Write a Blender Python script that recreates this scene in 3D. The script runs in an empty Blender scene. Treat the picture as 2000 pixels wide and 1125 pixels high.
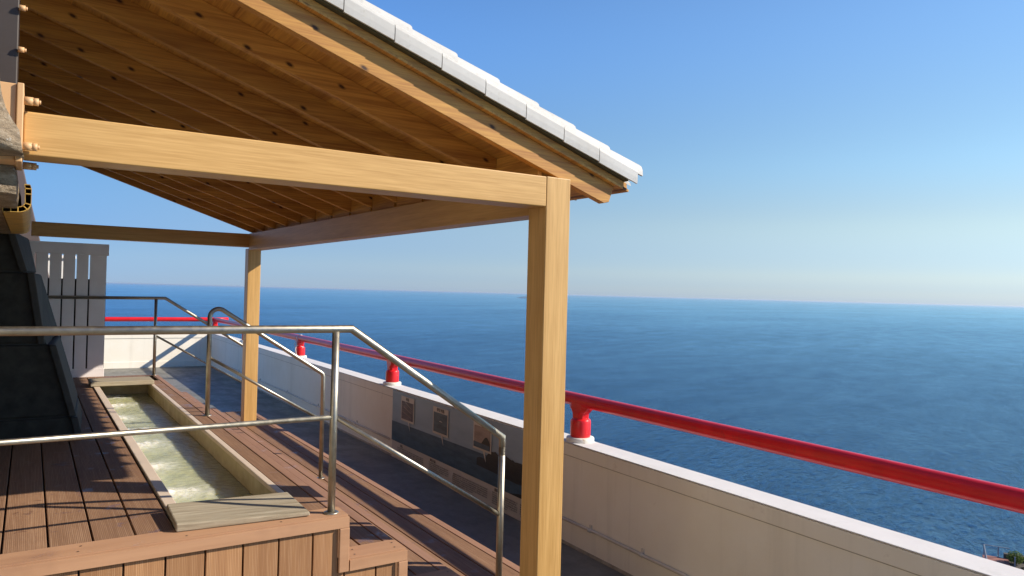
import bpy, bmesh, math, random
from math import sin, cos, tan, atan, radians, pi, sqrt
from mathutils import Vector, Matrix, noise
random.seed(7)
S = bpy.context.scene
C = S.collection

# ------------------------------------------------------------------ camera
# eye at the origin, Y along the terrace, X towards the sea, Z up (metres)
F = 1440.0 / 2000.0
yaw = radians(33.19); roll = atan(.026); pitch = atan(10.0 * cos(roll) / 1440.0)
fwd = Vector((sin(yaw) * cos(pitch), cos(yaw) * cos(pitch), sin(pitch)))
r0 = Vector((cos(yaw), -sin(yaw), 0)); u0 = r0.cross(fwd)
rt = r0 * cos(roll) + u0 * sin(roll); up = -r0 * sin(roll) + u0 * cos(roll)
cd = bpy.data.cameras.new('camera'); cam = bpy.data.objects.new('camera', cd); C.objects.link(cam)
cd.sensor_width = 36; cd.lens = 36 * F; cd.clip_start = .05; cd.clip_end = 400000
m = Matrix((rt, up, -fwd)).transposed().to_4x4(); cam.matrix_world = m
S.camera = cam
def raydir(x, y): return fwd + rt * ((x - 1000) / 1440) - up * ((y - 562.5) / 1440)

HAZE = 1.6e-5
# ------------------------------------------------------------------ world, sun, exposure
SUN = Vector((1.38, -.89, 1.0)).normalized()
el = math.asin(SUN.z); az = math.atan2(SUN.x, SUN.y)
w = bpy.data.worlds.new('World'); S.world = w; w.use_nodes = True
nt = w.node_tree; nt.nodes.clear()
sky = nt.nodes.new('ShaderNodeTexSky'); sky.sky_type = 'NISHITA'; sky.sun_disc = False
sky.sun_elevation = el; sky.sun_rotation = az; sky.air_density = 1.0; sky.dust_density = 0.0; sky.ozone_density = 6.0
sky.altitude = 50
bg = nt.nodes.new('ShaderNodeBackground'); bg.inputs[1].default_value = .096
wo = nt.nodes.new('ShaderNodeOutputWorld')
# the air towards the horizon: pale on the sun side, bluer away from it
tcw = nt.nodes.new('ShaderNodeTexCoord'); spw = nt.nodes.new('ShaderNodeSeparateXYZ'); nt.links.new(tcw.outputs['Generated'], spw.inputs[0])
def wramp(pts):
    n = nt.nodes.new('ShaderNodeValToRGB'); e = n.color_ramp.elements; n.color_ramp.interpolation = 'EASE'
    while len(e) > 1: e.remove(e[-1])
    e[0].position = pts[0][0]; e[0].color = pts[0][1] + (1,)
    for p, c in pts[1:]: k = e.new(p); k.color = c + (1,)
    nt.links.new(spw.outputs[2], n.inputs[0]); return n.outputs[0]
rA = wramp([(0, (.38, .56, 1.02)), (.05, (.47, .60, .90)), (.14, (.64, .79, .95)), (.33, (.84, 1.30, 1.75)), (.6, (.7, .95, 1.15)), (1, (.55, .7, .85))])
rB = wramp([(0, (.64, .77, 1.12)), (.012, (.76, .83, 1.06)), (.035, (.97, .94, 1.02)), (.10, (1.40, 1.14, .93)), (.18, (1.46, 1.34, 1.12)), (.36, (1.50, 1.47, 1.34)), (.6, (.75, .95, 1.1)), (1, (.55, .7, .85))])
mrw = nt.nodes.new('ShaderNodeMapRange'); nt.links.new(spw.outputs[0], mrw.inputs[0]); mrw.inputs[1].default_value = .0; mrw.inputs[2].default_value = .93
mxw = nt.nodes.new('ShaderNodeMix'); mxw.data_type = 'RGBA'; nt.links.new(mrw.outputs[0], mxw.inputs[0]); nt.links.new(rA, mxw.inputs[6]); nt.links.new(rB, mxw.inputs[7])
muw = nt.nodes.new('ShaderNodeMix'); muw.data_type = 'RGBA'; muw.blend_type = 'MULTIPLY'; muw.clamp_result = False; muw.inputs[0].default_value = 1
nt.links.new(sky.outputs[0], muw.inputs[6]); nt.links.new(mxw.outputs[2], muw.inputs[7])
nt.links.new(muw.outputs[2], bg.inputs[0]); nt.links.new(bg.outputs[0], wo.inputs[0])
sd = bpy.data.lights.new('sun', 'SUN'); sd.energy = 5.0; sd.angle = radians(.55); sd.color = (1, .90, .76)
so = bpy.data.objects.new('sun', sd); C.objects.link(so)
so.rotation_euler = SUN.to_track_quat('Z', 'Y').to_euler()
S.view_settings.view_transform = 'Standard'; S.view_settings.look = 'None'
S.view_settings.exposure = 0.46; S.view_settings.gamma = 1
S.cycles.max_bounces = 8; S.cycles.diffuse_bounces = 3

# ------------------------------------------------------------------ materials
def srgb(r, g, b):
    f = lambda c: (c / 255 / 12.92) if c / 255 <= .04045 else ((c / 255 + .055) / 1.055) ** 2.4
    return (f(r), f(g), f(b), 1)
class Mat:
    def __init__(s, name, rough=.6, metal=0, spec=.5):
        s.m = bpy.data.materials.new(name); s.m.use_nodes = True; s.t = s.m.node_tree
        s.b = s.t.nodes['Principled BSDF']; s.b.inputs['Roughness'].default_value = rough
        s.b.inputs['Metallic'].default_value = metal
        s.b.inputs['Specular IOR Level'].default_value = spec
        s.co = s.n('ShaderNodeTexCoord').outputs['Object']
    def n(s, k, **kw):
        n = s.t.nodes.new(k)
        for a, v in kw.items(): setattr(n, a, v)
        return n
    def l(s, a, b): s.t.links.new(a, b)
    def map(s, sc, rot=(0, 0, 0), src=None):
        n = s.n('ShaderNodeMapping'); n.inputs['Scale'].default_value = sc; n.inputs['Rotation'].default_value = rot
        s.l(src or s.co, n.inputs[0]); return n.outputs[0]
    def noise(s, sc=(1, 1, 1), scale=5, det=4, rough=.55, src=None):
        n = s.n('ShaderNodeTexNoise'); n.inputs['Scale'].default_value = scale; n.inputs['Detail'].default_value = det
        n.inputs['Roughness'].default_value = rough; s.l(s.map(sc, src=src), n.inputs['Vector']); return n.outputs[0]
    def ramp(s, v, pts):
        n = s.n('ShaderNodeValToRGB'); e = n.color_ramp.elements
        while len(e) > 1: e.remove(e[-1])
        e[0].position = pts[0][0]; e[0].color = pts[0][1]
        for p, c in pts[1:]:
            k = e.new(p); k.color = c
        s.l(v, n.inputs[0]); return n.outputs[0]
    def mix(s, f, a, b, mode='MIX'):
        n = s.n('ShaderNodeMix', data_type='RGBA', blend_type=mode)
        for i, v in ((0, f), (6, a), (7, b)):
            if isinstance(v, (int, float, tuple)): n.inputs[i].default_value = v
            else: s.l(v, n.inputs[i])
        return n.outputs[2]
    def math(s, op, a, b=0.0, c=0.0, clamp=False):
        n = s.n('ShaderNodeMath', operation=op, use_clamp=clamp)
        for i, v in enumerate((a, b, c)):
            if isinstance(v, (int, float)): n.inputs[i].default_value = v
            else: s.l(v, n.inputs[i])
        return n.outputs[0]
    def attr(s, name):
        return s.n('ShaderNodeAttribute', attribute_name=name).outputs['Fac']
    def sep(s, src=None):
        n = s.n('ShaderNodeSeparateXYZ'); s.l(src or s.co, n.inputs[0]); return n.outputs
    def col(s, v):
        if isinstance(v, tuple): s.b.inputs['Base Color'].default_value = v
        else: s.l(v, s.b.inputs['Base Color'])
    def bump(s, h, st=.3, d=.01):
        n = s.n('ShaderNodeBump'); n.inputs['Strength'].default_value = st; n.inputs['Distance'].default_value = d
        s.l(h, n.inputs['Height']); s.l(n.outputs[0], s.b.inputs['Normal']); return n
G = lambda v: (v, v, v, 1)

def wood(name, c1, c2, axis, rough=.5, fine=130, knots=False, wide=9):
    M = Mat(name, rough, spec=.35)
    st = [1, 1, 1]; st[axis] = .035
    g1 = M.noise(tuple(st), fine, 3, .6); g2 = M.noise(tuple(st), wide * 2.2, 5, .6); g3 = M.noise((1, 1, 1), 1.6, 2)
    v = M.math('ADD', M.math('MULTIPLY', g1, .45), M.math('MULTIPLY', g2, .55))
    c = M.ramp(v, [(.36, c1), (.6, c2)])
    c = M.mix(M.math('MULTIPLY', M.attr('rnd'), .45), c, tuple(x * .72 for x in c1[:3]) + (1,))
    c = M.mix(M.math('MULTIPLY', g3, .3), c, M.mix(.5, c, c2))
    if knots:
        e_ = M.sep(); cb = M.n('ShaderNodeCombineXYZ'); M.l(M.math('MULTIPLY', e_[0], 5.0), cb.inputs[0])
        M.l(M.math('MULTIPLY', M.attr('rnd'), 37.0), cb.inputs[2])
        M.l(M.math('MULTIPLY', M.math('MULTIPLY_ADD', e_[0], .332, e_[2]), 9.0), cb.inputs[1])
        vo = M.n('ShaderNodeTexVoronoi', voronoi_dimensions='2D'); vo.inputs['Scale'].default_value = 1
        ad = M.n('ShaderNodeVectorMath', operation='ADD'); M.l(cb.outputs[0], ad.inputs[0])
        cb2 = M.n('ShaderNodeCombineXYZ'); M.l(M.math('MULTIPLY', M.attr('rnd'), 37.0), cb2.inputs[0]); M.l(cb2.outputs[0], ad.inputs[1]); M.l(ad.outputs[0], vo.inputs['Vector'])
        ok = M.math('GREATER_THAN', M.sep(vo.outputs['Color'])[0], .55)
        k = M.math('MULTIPLY', M.ramp(vo.outputs['Distance'], [(.045, G(1)), (.07, G(.55)), (.12, G(0))]), ok)
        c = M.mix(k, c, (.06, .025, .01, 1))
    M.col(c); M.bump(v, .25, .003)
    return M.m
OAK1, OAK2 = (.45, .25, .075, 1), (.65, .395, .145, 1)
oak = [wood('oak_veneer_%s' % 'xyz'[i], OAK1, OAK2, i, .42) for i in range(3)]
PINE1, PINE2 = (.34, .135, .032, 1), (.74, .40, .09, 1)
pine = wood('raw_timber', PINE1, PINE2, 0, .6, knots=True)
pine_y = wood('raw_timber_boards', PINE1, PINE2, 1, .6, knots=True)

def wpc(name, rib_axis, along, c1, c2, ribs=True):
    """composite decking: fine ribs across rib_axis, running along `along`"""
    M = Mat(name, .72, spec=.25)
    st = [1, 1, 1]; st[along] = .06
    g = M.noise(tuple(st), 22, 5, .65); big = M.noise((1, 1, 1), 2.6, 4, .6)
    c = M.ramp(g, [(.32, c1), (.68, c2)])
    c = M.mix(M.math('MULTIPLY', M.attr('rnd'), .62), c, tuple(x * .66 for x in c1[:3]) + (1,))
    c = M.mix(M.ramp(big, [(.52, G(0)), (.7, G(.38))]), c, (c1[0] * .55, c1[1] * .52, c1[2] * .6, 1))
    wt = M.noise((1, 1, 1), 6.5, 5, .7)
    if rib_axis == 0 and ribs and along == 1: c = M.mix(M.ramp(wt, [(.60, G(0)), (.64, G(.6))]), c, (c1[0] * .5, c1[1] * .42, c1[2] * .55, 1))
    M.l(M.ramp(wt, [(.58, G(.72)), (.64, G(.35))]), M.b.inputs['Roughness'])
    if ribs:
        s = M.sep()[rib_axis]
        r = M.math('SINE', M.math('MULTIPLY', s, 2 * pi / .006))
        r2 = M.noise(tuple(1 if i == rib_axis else .02 for i in range(3)), 190, 2, .7)
        f = M.math('MULTIPLY', M.math('ADD', M.math('MULTIPLY', r, .25), r2), 1.0)
        c = M.mix(M.ramp(f, [(.35, G(.38)), (.75, G(0))]), c, tuple(x * .5 for x in c1[:3]) + (1,))
        c = M.mix(M.ramp(f, [(.62, G(0)), (.85, G(.22))]), c, (.62, .45, .30, 1))
        M.bump(f, .2, .0015)
    else: M.bump(g, .2, .002)
    M.col(c); return M.m
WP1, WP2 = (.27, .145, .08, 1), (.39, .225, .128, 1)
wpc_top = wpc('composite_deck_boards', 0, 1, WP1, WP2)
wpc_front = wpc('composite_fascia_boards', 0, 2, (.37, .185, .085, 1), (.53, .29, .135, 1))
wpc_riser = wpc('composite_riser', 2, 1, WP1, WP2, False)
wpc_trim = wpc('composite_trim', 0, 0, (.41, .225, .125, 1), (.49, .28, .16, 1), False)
wpc_trim_y = wpc('composite_edge_board', 0, 1, (.33, .18, .115, 1), (.43, .25, .165, 1), False)

def grey_plank():
    M = Mat('weathered_timber', .8, spec=.2)
    g = M.noise((.05, 1, 1), 60, 5, .7); b = M.noise((1, 1, 1), 4, 3)
    c = M.ramp(g, [(.3, (.21, .17, .11, 1)), (.7, (.44, .38, .28, 1))])
    c = M.mix(M.ramp(b, [(.5, G(0)), (.75, G(.5))]), c, (.36, .27, .17, 1)); M.col(c); M.bump(g, .4, .004); return M.m
weathered = grey_plank()

def steel(name, spots=True):
    M = Mat(name, .34, 1.0)
    n = M.noise((1, 1, 1), 9, 5, .6); n2 = M.noise((1, 1, 1), 42, 4, .7)
    c = M.ramp(n, [(.35, (.34, .31, .25, 1)), (.7, (.49, .46, .39, 1))])
    if spots: c = M.mix(M.ramp(n2, [(.62, G(0)), (.72, G(.5))]), c, (.45, .42, .30, 1))
    M.col(c); r = M.ramp(n2, [(.3, G(.36)), (.75, G(.55))]); M.l(r, M.b.inputs['Roughness']); return M.m
inox = steel('stainless_steel')

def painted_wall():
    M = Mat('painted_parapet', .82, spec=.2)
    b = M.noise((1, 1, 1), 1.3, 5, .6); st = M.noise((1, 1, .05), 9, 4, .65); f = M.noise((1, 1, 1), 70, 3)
    c = M.ramp(b, [(.3, (.80, .73, .59, 1)), (.7, (.87, .82, .70, 1))])  # cream base also carries the warm bounce on the shaded inner face
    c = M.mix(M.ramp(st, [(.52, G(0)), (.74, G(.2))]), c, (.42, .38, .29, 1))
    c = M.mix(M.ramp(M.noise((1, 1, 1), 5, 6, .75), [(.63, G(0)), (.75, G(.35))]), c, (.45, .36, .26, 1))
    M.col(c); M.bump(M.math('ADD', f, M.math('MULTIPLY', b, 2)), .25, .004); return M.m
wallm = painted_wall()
def simple(name, c, rough=.6, metal=0, var=.25, sc=12, spec=.5, dirt=None):
    M = Mat(name, rough, metal, spec); n = M.noise((1, 1, 1), sc, 5, .6)
    d = tuple(x * (1 - var) for x in c[:3]) + (1,)
    k = M.ramp(n, [(.3, d), (.7, c)])
    if dirt: k = M.mix(M.ramp(M.noise((1, 1, 1), sc * 2.3, 5, .7), [(.58, G(0)), (.7, G(.7))]), k, dirt)
    M.col(k); M.bump(n, .15, .002); return M.m
redm = simple('red_enamel', (.78, .016, .020, 1), .3, var=.22, sc=7, dirt=(.5, .02, .02, 1))
whitep = simple('white_paint', (.80, .78, .74, 1), .5, var=.08, sc=8)
flange = simple('rusty_white_paint', (.78, .75, .66, 1), .5, var=.1, sc=10, dirt=(.42, .24, .08, 1))
suntopm = simple('sunlit_top_white', (.70, .70, .69, 1), .7, var=.08, sc=5, spec=.2, dirt=(.60, .60, .58, 1))  # sunlit white of the wall top, kept as its own colour
groovem = simple('stained_joint', (.48, .42, .33, 1), .8, var=.4, sc=14)
conduitm = simple('painted_conduit', (.66, .61, .52, 1), .55, var=.2, sc=8)
screenm = simple('screen_paint', (.76, .70, .68, 1), .6, var=.1, sc=6)
darkm = simple('dark_backing', (.035, .025, .025, 1), .7)
slate = simple('slate', (.046, .043, .032, 1), .7, var=.55, sc=14, spec=.25)
mortar = simple('mortar', (.050, .047, .040, 1), .9, var=.3, sc=20)
shadesteel = simple('shaded_column_steel', (.045, .033, .026, 1), .55, var=.25, sc=5)  # dark brown stands in for roof shade on the upper column
plumwall = simple('mauve_rendered_wall', (.12, .095, .10, 1), .8, var=.2, sc=4)
yellowm = simple('yellow_plastic', (.62, .38, .08, 1), .5, var=.45, sc=14, dirt=(.25, .2, .14, 1))
tilem = None
def tile_mat():
    M = Mat('glazed_white_tile', .6, spec=.35)
    n = M.noise((1, 1, 1), 6, 5, .6); n2 = M.noise((1, 1, 1), 28, 4, .7)
    c = M.ramp(n, [(.3, (.47, .455, .42, 1)), (.7, (.58, .57, .54, 1))])
    c = M.mix(M.ramp(n2, [(.58, G(0)), (.70, G(.5))]), c, (.36, .34, .29, 1))
    c = M.mix(M.math('MULTIPLY', M.attr('rnd'), .22), c, (.5, .49, .46, 1))
    M.col(c); M.bump(n2, .12, .002); return M.m
tilem = tile_mat()
def rock_mat():
    M = Mat('rough_rock', .55, spec=.6)
    n = M.noise((1, 1, 2.5), 14, 8, .7); n2 = M.noise((1, 1, 1), 50, 5, .7)
    c = M.ramp(n, [(.3, (.07, .05, .03, 1)), (.5, (.24, .175, .105, 1)), (.7, (.40, .33, .24, 1))])
    c = M.mix(M.ramp(n2, [(.6, G(0)), (.7, G(.6))]), c, (.6, .58, .54, 1)); M.col(c)
    M.bump(M.math('ADD', n, n2), .7, .02); return M.m
rockm = rock_mat()
def floor_mat():
    M = Mat('terrace_floor', .6, spec=.4)
    n = M.noise((1, 1, 1), 2.2, 6, .62); n2 = M.noise((1, 1, 1), 30, 4); n3 = M.noise((1, .5, 1), 5, 5, .7)
    c = M.ramp(n, [(.3, (.115, .108, .088, 1)), (.7, (.215, .21, .175, 1))])
    c = M.mix(M.ramp(n3, [(.58, G(0)), (.68, G(.75))]), c, (.05, .05, .048, 1))
    c = M.mix(M.math('MULTIPLY', n2, .25), c, (.3, .3, .28, 1)); M.col(c)
    M.l(M.ramp(n3, [(.4, G(.65)), (.7, G(.3))]), M.b.inputs['Roughness']); M.bump(n2, .2, .004); return M.m
floorm = floor_mat()
def sea_mat():
    M = Mat('sea_water', .12, spec=.10); M.b.inputs['IOR'].default_value = 1.33
    big = M.noise((.25, 1, 1), .004, 4, .6, src=M.map((1, 1, 1), (0, 0, -.7)))
    M.col(M.ramp(big, [(.35, (.001, .046, .140, 1)), (.65, (.002, .056, .165, 1))]))
    src = M.map((1, 1, 1), (0, 0, radians(-25)))
    a = M.noise((.42, 1, 1), .5, 6, .62, src=src); b = M.noise((.3, 1, 1), .13, 4, .6, src=src); c = M.noise((.2, 1, 1), .03, 5, .65, src=src)
    h = M.math('ADD', M.math('MULTIPLY', a, 1.5), M.math('ADD', M.math('MULTIPLY', b, 1.5), M.math('MULTIPLY', c, 2.6)))
    ln = M.n('ShaderNodeVectorMath', operation='LENGTH'); M.l(M.co, ln.inputs[0])
    bp = M.bump(h, 1.0, .6); M.l(M.math('DIVIDE', 1.0, M.math('MULTIPLY_ADD', ln.outputs['Value'], 1 / 1600, 1.0)), bp.inputs['Distance'])
    di = M.n('ShaderNodeBsdfDiffuse'); M.l(M.mix(M.ramp(a, [(.40, G(0)), (.62, G(1))]), (.001, .013, .056, 1), M.ramp(big, [(.35, (.002, .032, .105, 1)), (.65, (.003, .038, .12, 1))])), di.inputs[0])
    gl = M.n('ShaderNodeBsdfGlossy'); gl.inputs['Color'].default_value = (.52, .82, 1, 1); gl.inputs['Roughness'].default_value = .13
    fr = M.n('ShaderNodeFresnel'); fr.inputs[0].default_value = 1.33; M.l(bp.outputs[0], fr.inputs['Normal']); M.l(bp.outputs[0], gl.inputs['Normal'])
    mx = M.n('ShaderNodeMixShader'); fg = M.n('ShaderNodeFresnel'); fg.inputs[0].default_value = 1.33
    pt = M.math('ADD', M.math('MULTIPLY', M.noise((.5, 1, 1), .04, 7, .75, src=src), .6), M.math('MULTIPLY', M.noise((.4, 1, 1), .0035, 5, .65, src=src), .4))
    gust = M.math('MULTIPLY_ADD', M.math('SUBTRACT', pt, .5), 1.5, 1.0)   # smooth and wind-ruffled patches
    M.l(M.math('MULTIPLY', gust, M.math('ADD', M.math('MULTIPLY', fg.outputs[0], .30), M.math('MULTIPLY', fr.outputs[0], .66)), 0, True), mx.inputs[0]); M.l(di.outputs[0], mx.inputs[1]); M.l(gl.outputs[0], mx.inputs[2])
    M.l(mx.outputs[0], M.t.nodes['Material Output'].inputs['Surface']); M.t.nodes.remove(M.b)
    return M.m
seam = sea_mat()
def bath_mat():
    M = Mat('bath_water', .1, spec=.5); M.b.inputs['IOR'].default_value = 1.33
    n = M.noise((1, .5, 1), 5, 5, .65); n2 = M.noise((.5, 1, 1), 26, 5, .7); f = M.attr('foam')
    c = M.ramp(n, [(.3, (.35, .36, .16, 1)), (.5, (.46, .465, .25, 1)), (.72, (.55, .56, .37, 1))])
    k = M.math('MULTIPLY', f, M.ramp(n2, [(.30, G(.25)), (.52, G(1))]))
    c = M.mix(k, c, (.9, .9, .86, 1)); M.col(c)
    M.l(M.mix(k, G(.07), G(.5)), M.b.inputs['Roughness'])
    M.b.inputs['Subsurface Weight'].default_value = .85; M.b.inputs['Subsurface Radius'].default_value = (.16, .15, .09); M.b.inputs['Subsurface Scale'].default_value = 1.0
    M.bump(M.math('ADD', n2, M.math('MULTIPLY', n, 1.5)), .55, .014); return M.m
bathm = bath_mat()
def tub_mat():
    M = Mat('bath_lining', .5); n = M.noise((1, 1, 1), 6, 5, .65)
    M.col(M.ramp(n, [(.35, (.34, .26, .12, 1)), (.65, (.50, .42, .24, 1))])); M.bump(n, .2, .003); return M.m
tubm = tub_mat()
rimm = simple('bath_rim', (.66, .53, .40, 1), .5, var=.12, sc=7)

# ------------------------------------------------------------------ mesh helpers
GS = lambda p: 1.0
KEEP = None
frame_scale = lambda p: .967 - .042 * max(0, min(1, (p.y - 3) / 6))
wall_scale = lambda p: .970
roof_scale = lambda p: .915
class MB:
    def __init__(s): s.v = []; s.f = []; s.r = []; s.mi = []; s.sm = []
    def add(s, vs, fs, rnd=None, mi=0, smooth=False):
        o = len(s.v); s.v += [tuple(v) for v in vs]; r = random.random() if rnd is None else rnd
        for f in fs: s.f.append(tuple(i + o for i in f)); s.r.append(r); s.mi.append(mi); s.sm.append(smooth)
        return s
    def box(s, x0, x1, y0, y1, z0, z1, rnd=None, mi=0):
        return s.add([(x, y, z) for z in (z0, z1) for y in (y0, y1) for x in (x0, x1)],
                     [(0, 2, 3, 1), (4, 5, 7, 6), (0, 1, 5, 4), (2, 6, 7, 3), (0, 4, 6, 2), (1, 3, 7, 5)], rnd, mi)
    def hexa(s, p, rnd=None, mi=0):  # p: 8 points, bottom loop then top loop
        return s.add(p, [(0, 3, 2, 1), (4, 5, 6, 7), (0, 1, 5, 4), (1, 2, 6, 5), (2, 3, 7, 6), (3, 0, 4, 7)], rnd, mi)
    def prism(s, poly, ax, a, b, rnd=None, mi=0):  # poly in the other two axes (cyclic order)
        def P(p, t):
            return {0: (t, p[0], p[1]), 1: (p[0], t, p[1]), 2: (p[0], p[1], t)}[ax]
        n = len(poly); vs = [P(p, a) for p in poly] + [P(p, b) for p in poly]
        fs = [tuple(range(n))[::-1], tuple(range(n, 2 * n))] + [(i, (i + 1) % n, n + (i + 1) % n, n + i) for i in range(n)]
        return s.add(vs, fs, rnd, mi)
    def tube(s, path, r, seg=20, caps=True, mi=0):
        path = [Vector(p) for p in path]; n = len(path); rs = r if isinstance(r, (list, tuple)) else [r] * n
        T = [(path[min(i + 1, n - 1)] - path[max(i - 1, 0)]).normalized() for i in range(n)]
        for i in range(1, n - 1):
            T[i] = ((path[i] - path[i - 1]).normalized() + (path[i + 1] - path[i]).normalized()).normalized()
        ref = Vector((0, 0, 1)) if abs(T[0].z) < .9 else Vector((1, 0, 0))
        u = T[0].cross(ref).normalized(); vs = []
        for i in range(n):
            u = (u - T[i] * u.dot(T[i])).normalized(); v = T[i].cross(u)
            k = 1.0
            if 0 < i < n - 1: k = 1 / max(.5, T[i].dot((path[i + 1] - path[i]).normalized()))
            for j in range(seg):
                a = 2 * pi * j / seg; d = u * cos(a) + v * sin(a)
                if k > 1.001:
                    b = ((path[i + 1] - path[i]).normalized() - (path[i] - path[i - 1]).normalized())
                    if b.length > 1e-6:
                        b = (b - T[i] * b.dot(T[i])).normalized(); d = d + b * d.dot(b) * (k - 1)
                vs.append(path[i] + d * rs[i])
        fs = [(i * seg + j, i * seg + (j + 1) % seg, (i + 1) * seg + (j + 1) % seg, (i + 1) * seg + j) for i in range(n - 1) for j in range(seg)]
        s.add(vs, fs, 0, mi, True)
        if caps:
            o = len(s.v) - n * seg
            s.f += [tuple(o + j for j in range(seg))[::-1], tuple(o + (n - 1) * seg + j for j in range(seg))]
            s.r += [0, 0]; s.mi += [mi, mi]; s.sm += [False, False]
        return s
    def lathe(s, prof, c, seg=40, mi=0):  # prof [(r,z)]
        n = len(prof); vs = [(c[0] + r * cos(2 * pi * j / seg), c[1] + r * sin(2 * pi * j / seg), c[2] + z) for r, z in prof for j in range(seg)]
        fs = [(i * seg + j, i * seg + (j + 1) % seg, (i + 1) * seg + (j + 1) % seg, (i + 1) * seg + j) for i in range(n - 1) for j in range(seg)]
        s.add(vs, fs, 0, mi, True)
        o = len(s.v) - n * seg
        s.f += [tuple(o + j for j in range(seg))[::-1], tuple(o + (n - 1) * seg + j for j in range(seg))]
        s.r += [0, 0]; s.mi += [mi, mi]; s.sm += [False, False]; return s
    def build(s, name, mats, parent=None, bevel=0, seg=2):
        me = bpy.data.meshes.new(name); me.from_pydata(s.v, [], s.f)
        for mt in (mats if isinstance(mats, (list, tuple)) else [mats]): me.materials.append(mt)
        me.polygons.foreach_set('material_index', s.mi); me.polygons.foreach_set('use_smooth', s.sm)
        at = me.attributes.new('rnd', 'FLOAT', 'FACE'); at.data.foreach_set('value', s.r)
        bm = bmesh.new(); bm.from_mesh(me); bmesh.ops.recalc_face_normals(bm, faces=bm.faces); bm.to_mesh(me); bm.free()
        me.update(); o = bpy.data.objects.new(name, me); C.objects.link(o)
        for v in me.vertices:  # the survey of some groups ran a little large: correct it about the eye
            k = GS(v.co)
            v.co = (v.co.x * k, v.co.y * k, v.co.z * k if KEEP is None or v.co.z > KEEP else v.co.z)
        if parent:
            o.parent = parent; o.matrix_parent_inverse = Matrix.Translation(parent.location).inverted()
        if bevel:
            b = o.modifiers.new('bevel', 'BEVEL'); b.width = bevel; b.segments = seg; b.limit_method = 'ANGLE'; b.angle_limit = radians(35)
        return o
def thing(name, label, cat, loc, group=None):
    o = bpy.data.objects.new(name, None); o.location = loc; o.empty_display_size = .1; C.objects.link(o)
    o['label'] = label; o['category'] = cat
    if group: o['group'] = group
    return o
def tag(o, label, cat, group=None):
    o['label'] = label; o['category'] = cat
    if group: o['group'] = group
    return o
def struct(o): o['kind'] = 'structure'; return o

# ------------------------------------------------------------------ heights and lines shared by the parts
ZD, Z2, Z3, Z4, ZF, ZS = -.967, -1.155, -1.342, -1.53, -1.717, -50.0
ZP = -1.77
YF, YE = 3.0, 8.66
XIN = [(-3, 3.0), (0, 3.10), (1.38, 3.148), (2.43, 3.185), (4.2, 3.231), (5.8, 3.260), (7.36, 3.28), (10, 3.305), (13, 3.325), (17.2, 3.36)]
def xin(y):
    for (a, b), (c, d) in zip(XIN, XIN[1:]):
        if y <= c: return b + (d - b) * (y - a) / (c - a)
    return XIN[-1][1]
YW = 17.2; XO = .175; ZT = -1.05

# sea
N = 48; bm = MB(); R = 200000
rings = [0, 60, 200, 600, 2000, 7000, 25000, 80000, R]
vs = [(0, 0, ZS)]; fs = []
for r in rings[1:]:
    vs += [(r * cos(2 * pi * j / N), r * sin(2 * pi * j / N), ZS) for j in range(N)]
fs += [(0, 1 + j, 1 + (j + 1) % N) for j in range(N)]
for i in range(len(rings) - 2):
    a, b = 1 + i * N, 1 + (i + 1) * N
    fs += [(a + j, b + j, b + (j + 1) % N, a + (j + 1) % N) for j in range(N)]
bm.add(vs, fs, 0); sea_ = struct(bm.build('sea', seam))
if sea_.data.polygons[0].normal.z < 0: sea_.data.flip_normals()

# terrace floor slab
bm = MB(); bm.box(-8, 3.22, -4, 16.9, ZF - .35, ZF, 0); struct(bm.build('terrace_floor', floorm))

GS = wall_scale
# ------------------------------------------------------------------ parapet
par = thing('parapet_wall', 'white painted concrete parapet wall with stains between the terrace and the sea', 'wall', (3.3, 5, ZP))
def strip(ys, fx0, fx1, z0, z1, mb):
    vs = []; fs = []
    for y in ys: vs += [(fx0(y), y, z0), (fx1(y), y, z0), (fx1(y), y, z1), (fx0(y), y, z1)]
    for i in range(len(ys) - 1):
        a, b = i * 4, i * 4 + 4
        fs += [(a + k, a + (k + 1) % 4, b + (k + 1) % 4, b + k) for k in range(4)]
    n = len(vs); fs += [(0, 1, 2, 3), (n - 4, n - 3, n - 2, n - 1)]
    mb.add(vs, fs, 0); return mb
ys = [a for a, _ in XIN[:-1]] + [YW + XO]
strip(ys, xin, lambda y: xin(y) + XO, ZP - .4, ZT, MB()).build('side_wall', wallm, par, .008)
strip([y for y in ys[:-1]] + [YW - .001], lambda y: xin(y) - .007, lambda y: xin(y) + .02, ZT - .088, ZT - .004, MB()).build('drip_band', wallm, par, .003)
strip([y for y in ys[:-1]] + [YW - .001], lambda y: xin(y) - .0015, lambda y: xin(y) + .02, ZT - .093, ZT - .088, MB()).build('stained_joint', groovem, par)
strip([y for y in ys[:-1]] + [YW - .001], lambda y: xin(y) - .006, lambda y: xin(y) + .02, ZP - .02, ZP + .02, MB()).build('skirting', groovem, par)
strip(ys[:-1] + [YW + XO], lambda y: xin(y) - .009, lambda y: xin(y) + XO + .004, ZT + .0006, ZT + .006, MB()).build('sunlit_top', suntopm, par, .002)  # thin sheet added to carry the sunlit white of the wall top
mb = MB(); mb.box(-8, xin(YW) - .011, YW - .012, YW + XO + .002, ZT + .0006, ZT + .006, 0); mb.build('sunlit_top', suntopm, par, .002)
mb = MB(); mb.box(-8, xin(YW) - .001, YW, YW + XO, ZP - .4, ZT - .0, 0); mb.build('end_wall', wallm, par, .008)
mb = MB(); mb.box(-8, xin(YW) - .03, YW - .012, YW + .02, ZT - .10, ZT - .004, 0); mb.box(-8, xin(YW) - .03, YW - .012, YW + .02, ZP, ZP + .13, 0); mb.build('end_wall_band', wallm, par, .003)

GS = lambda p: 1.0
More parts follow.
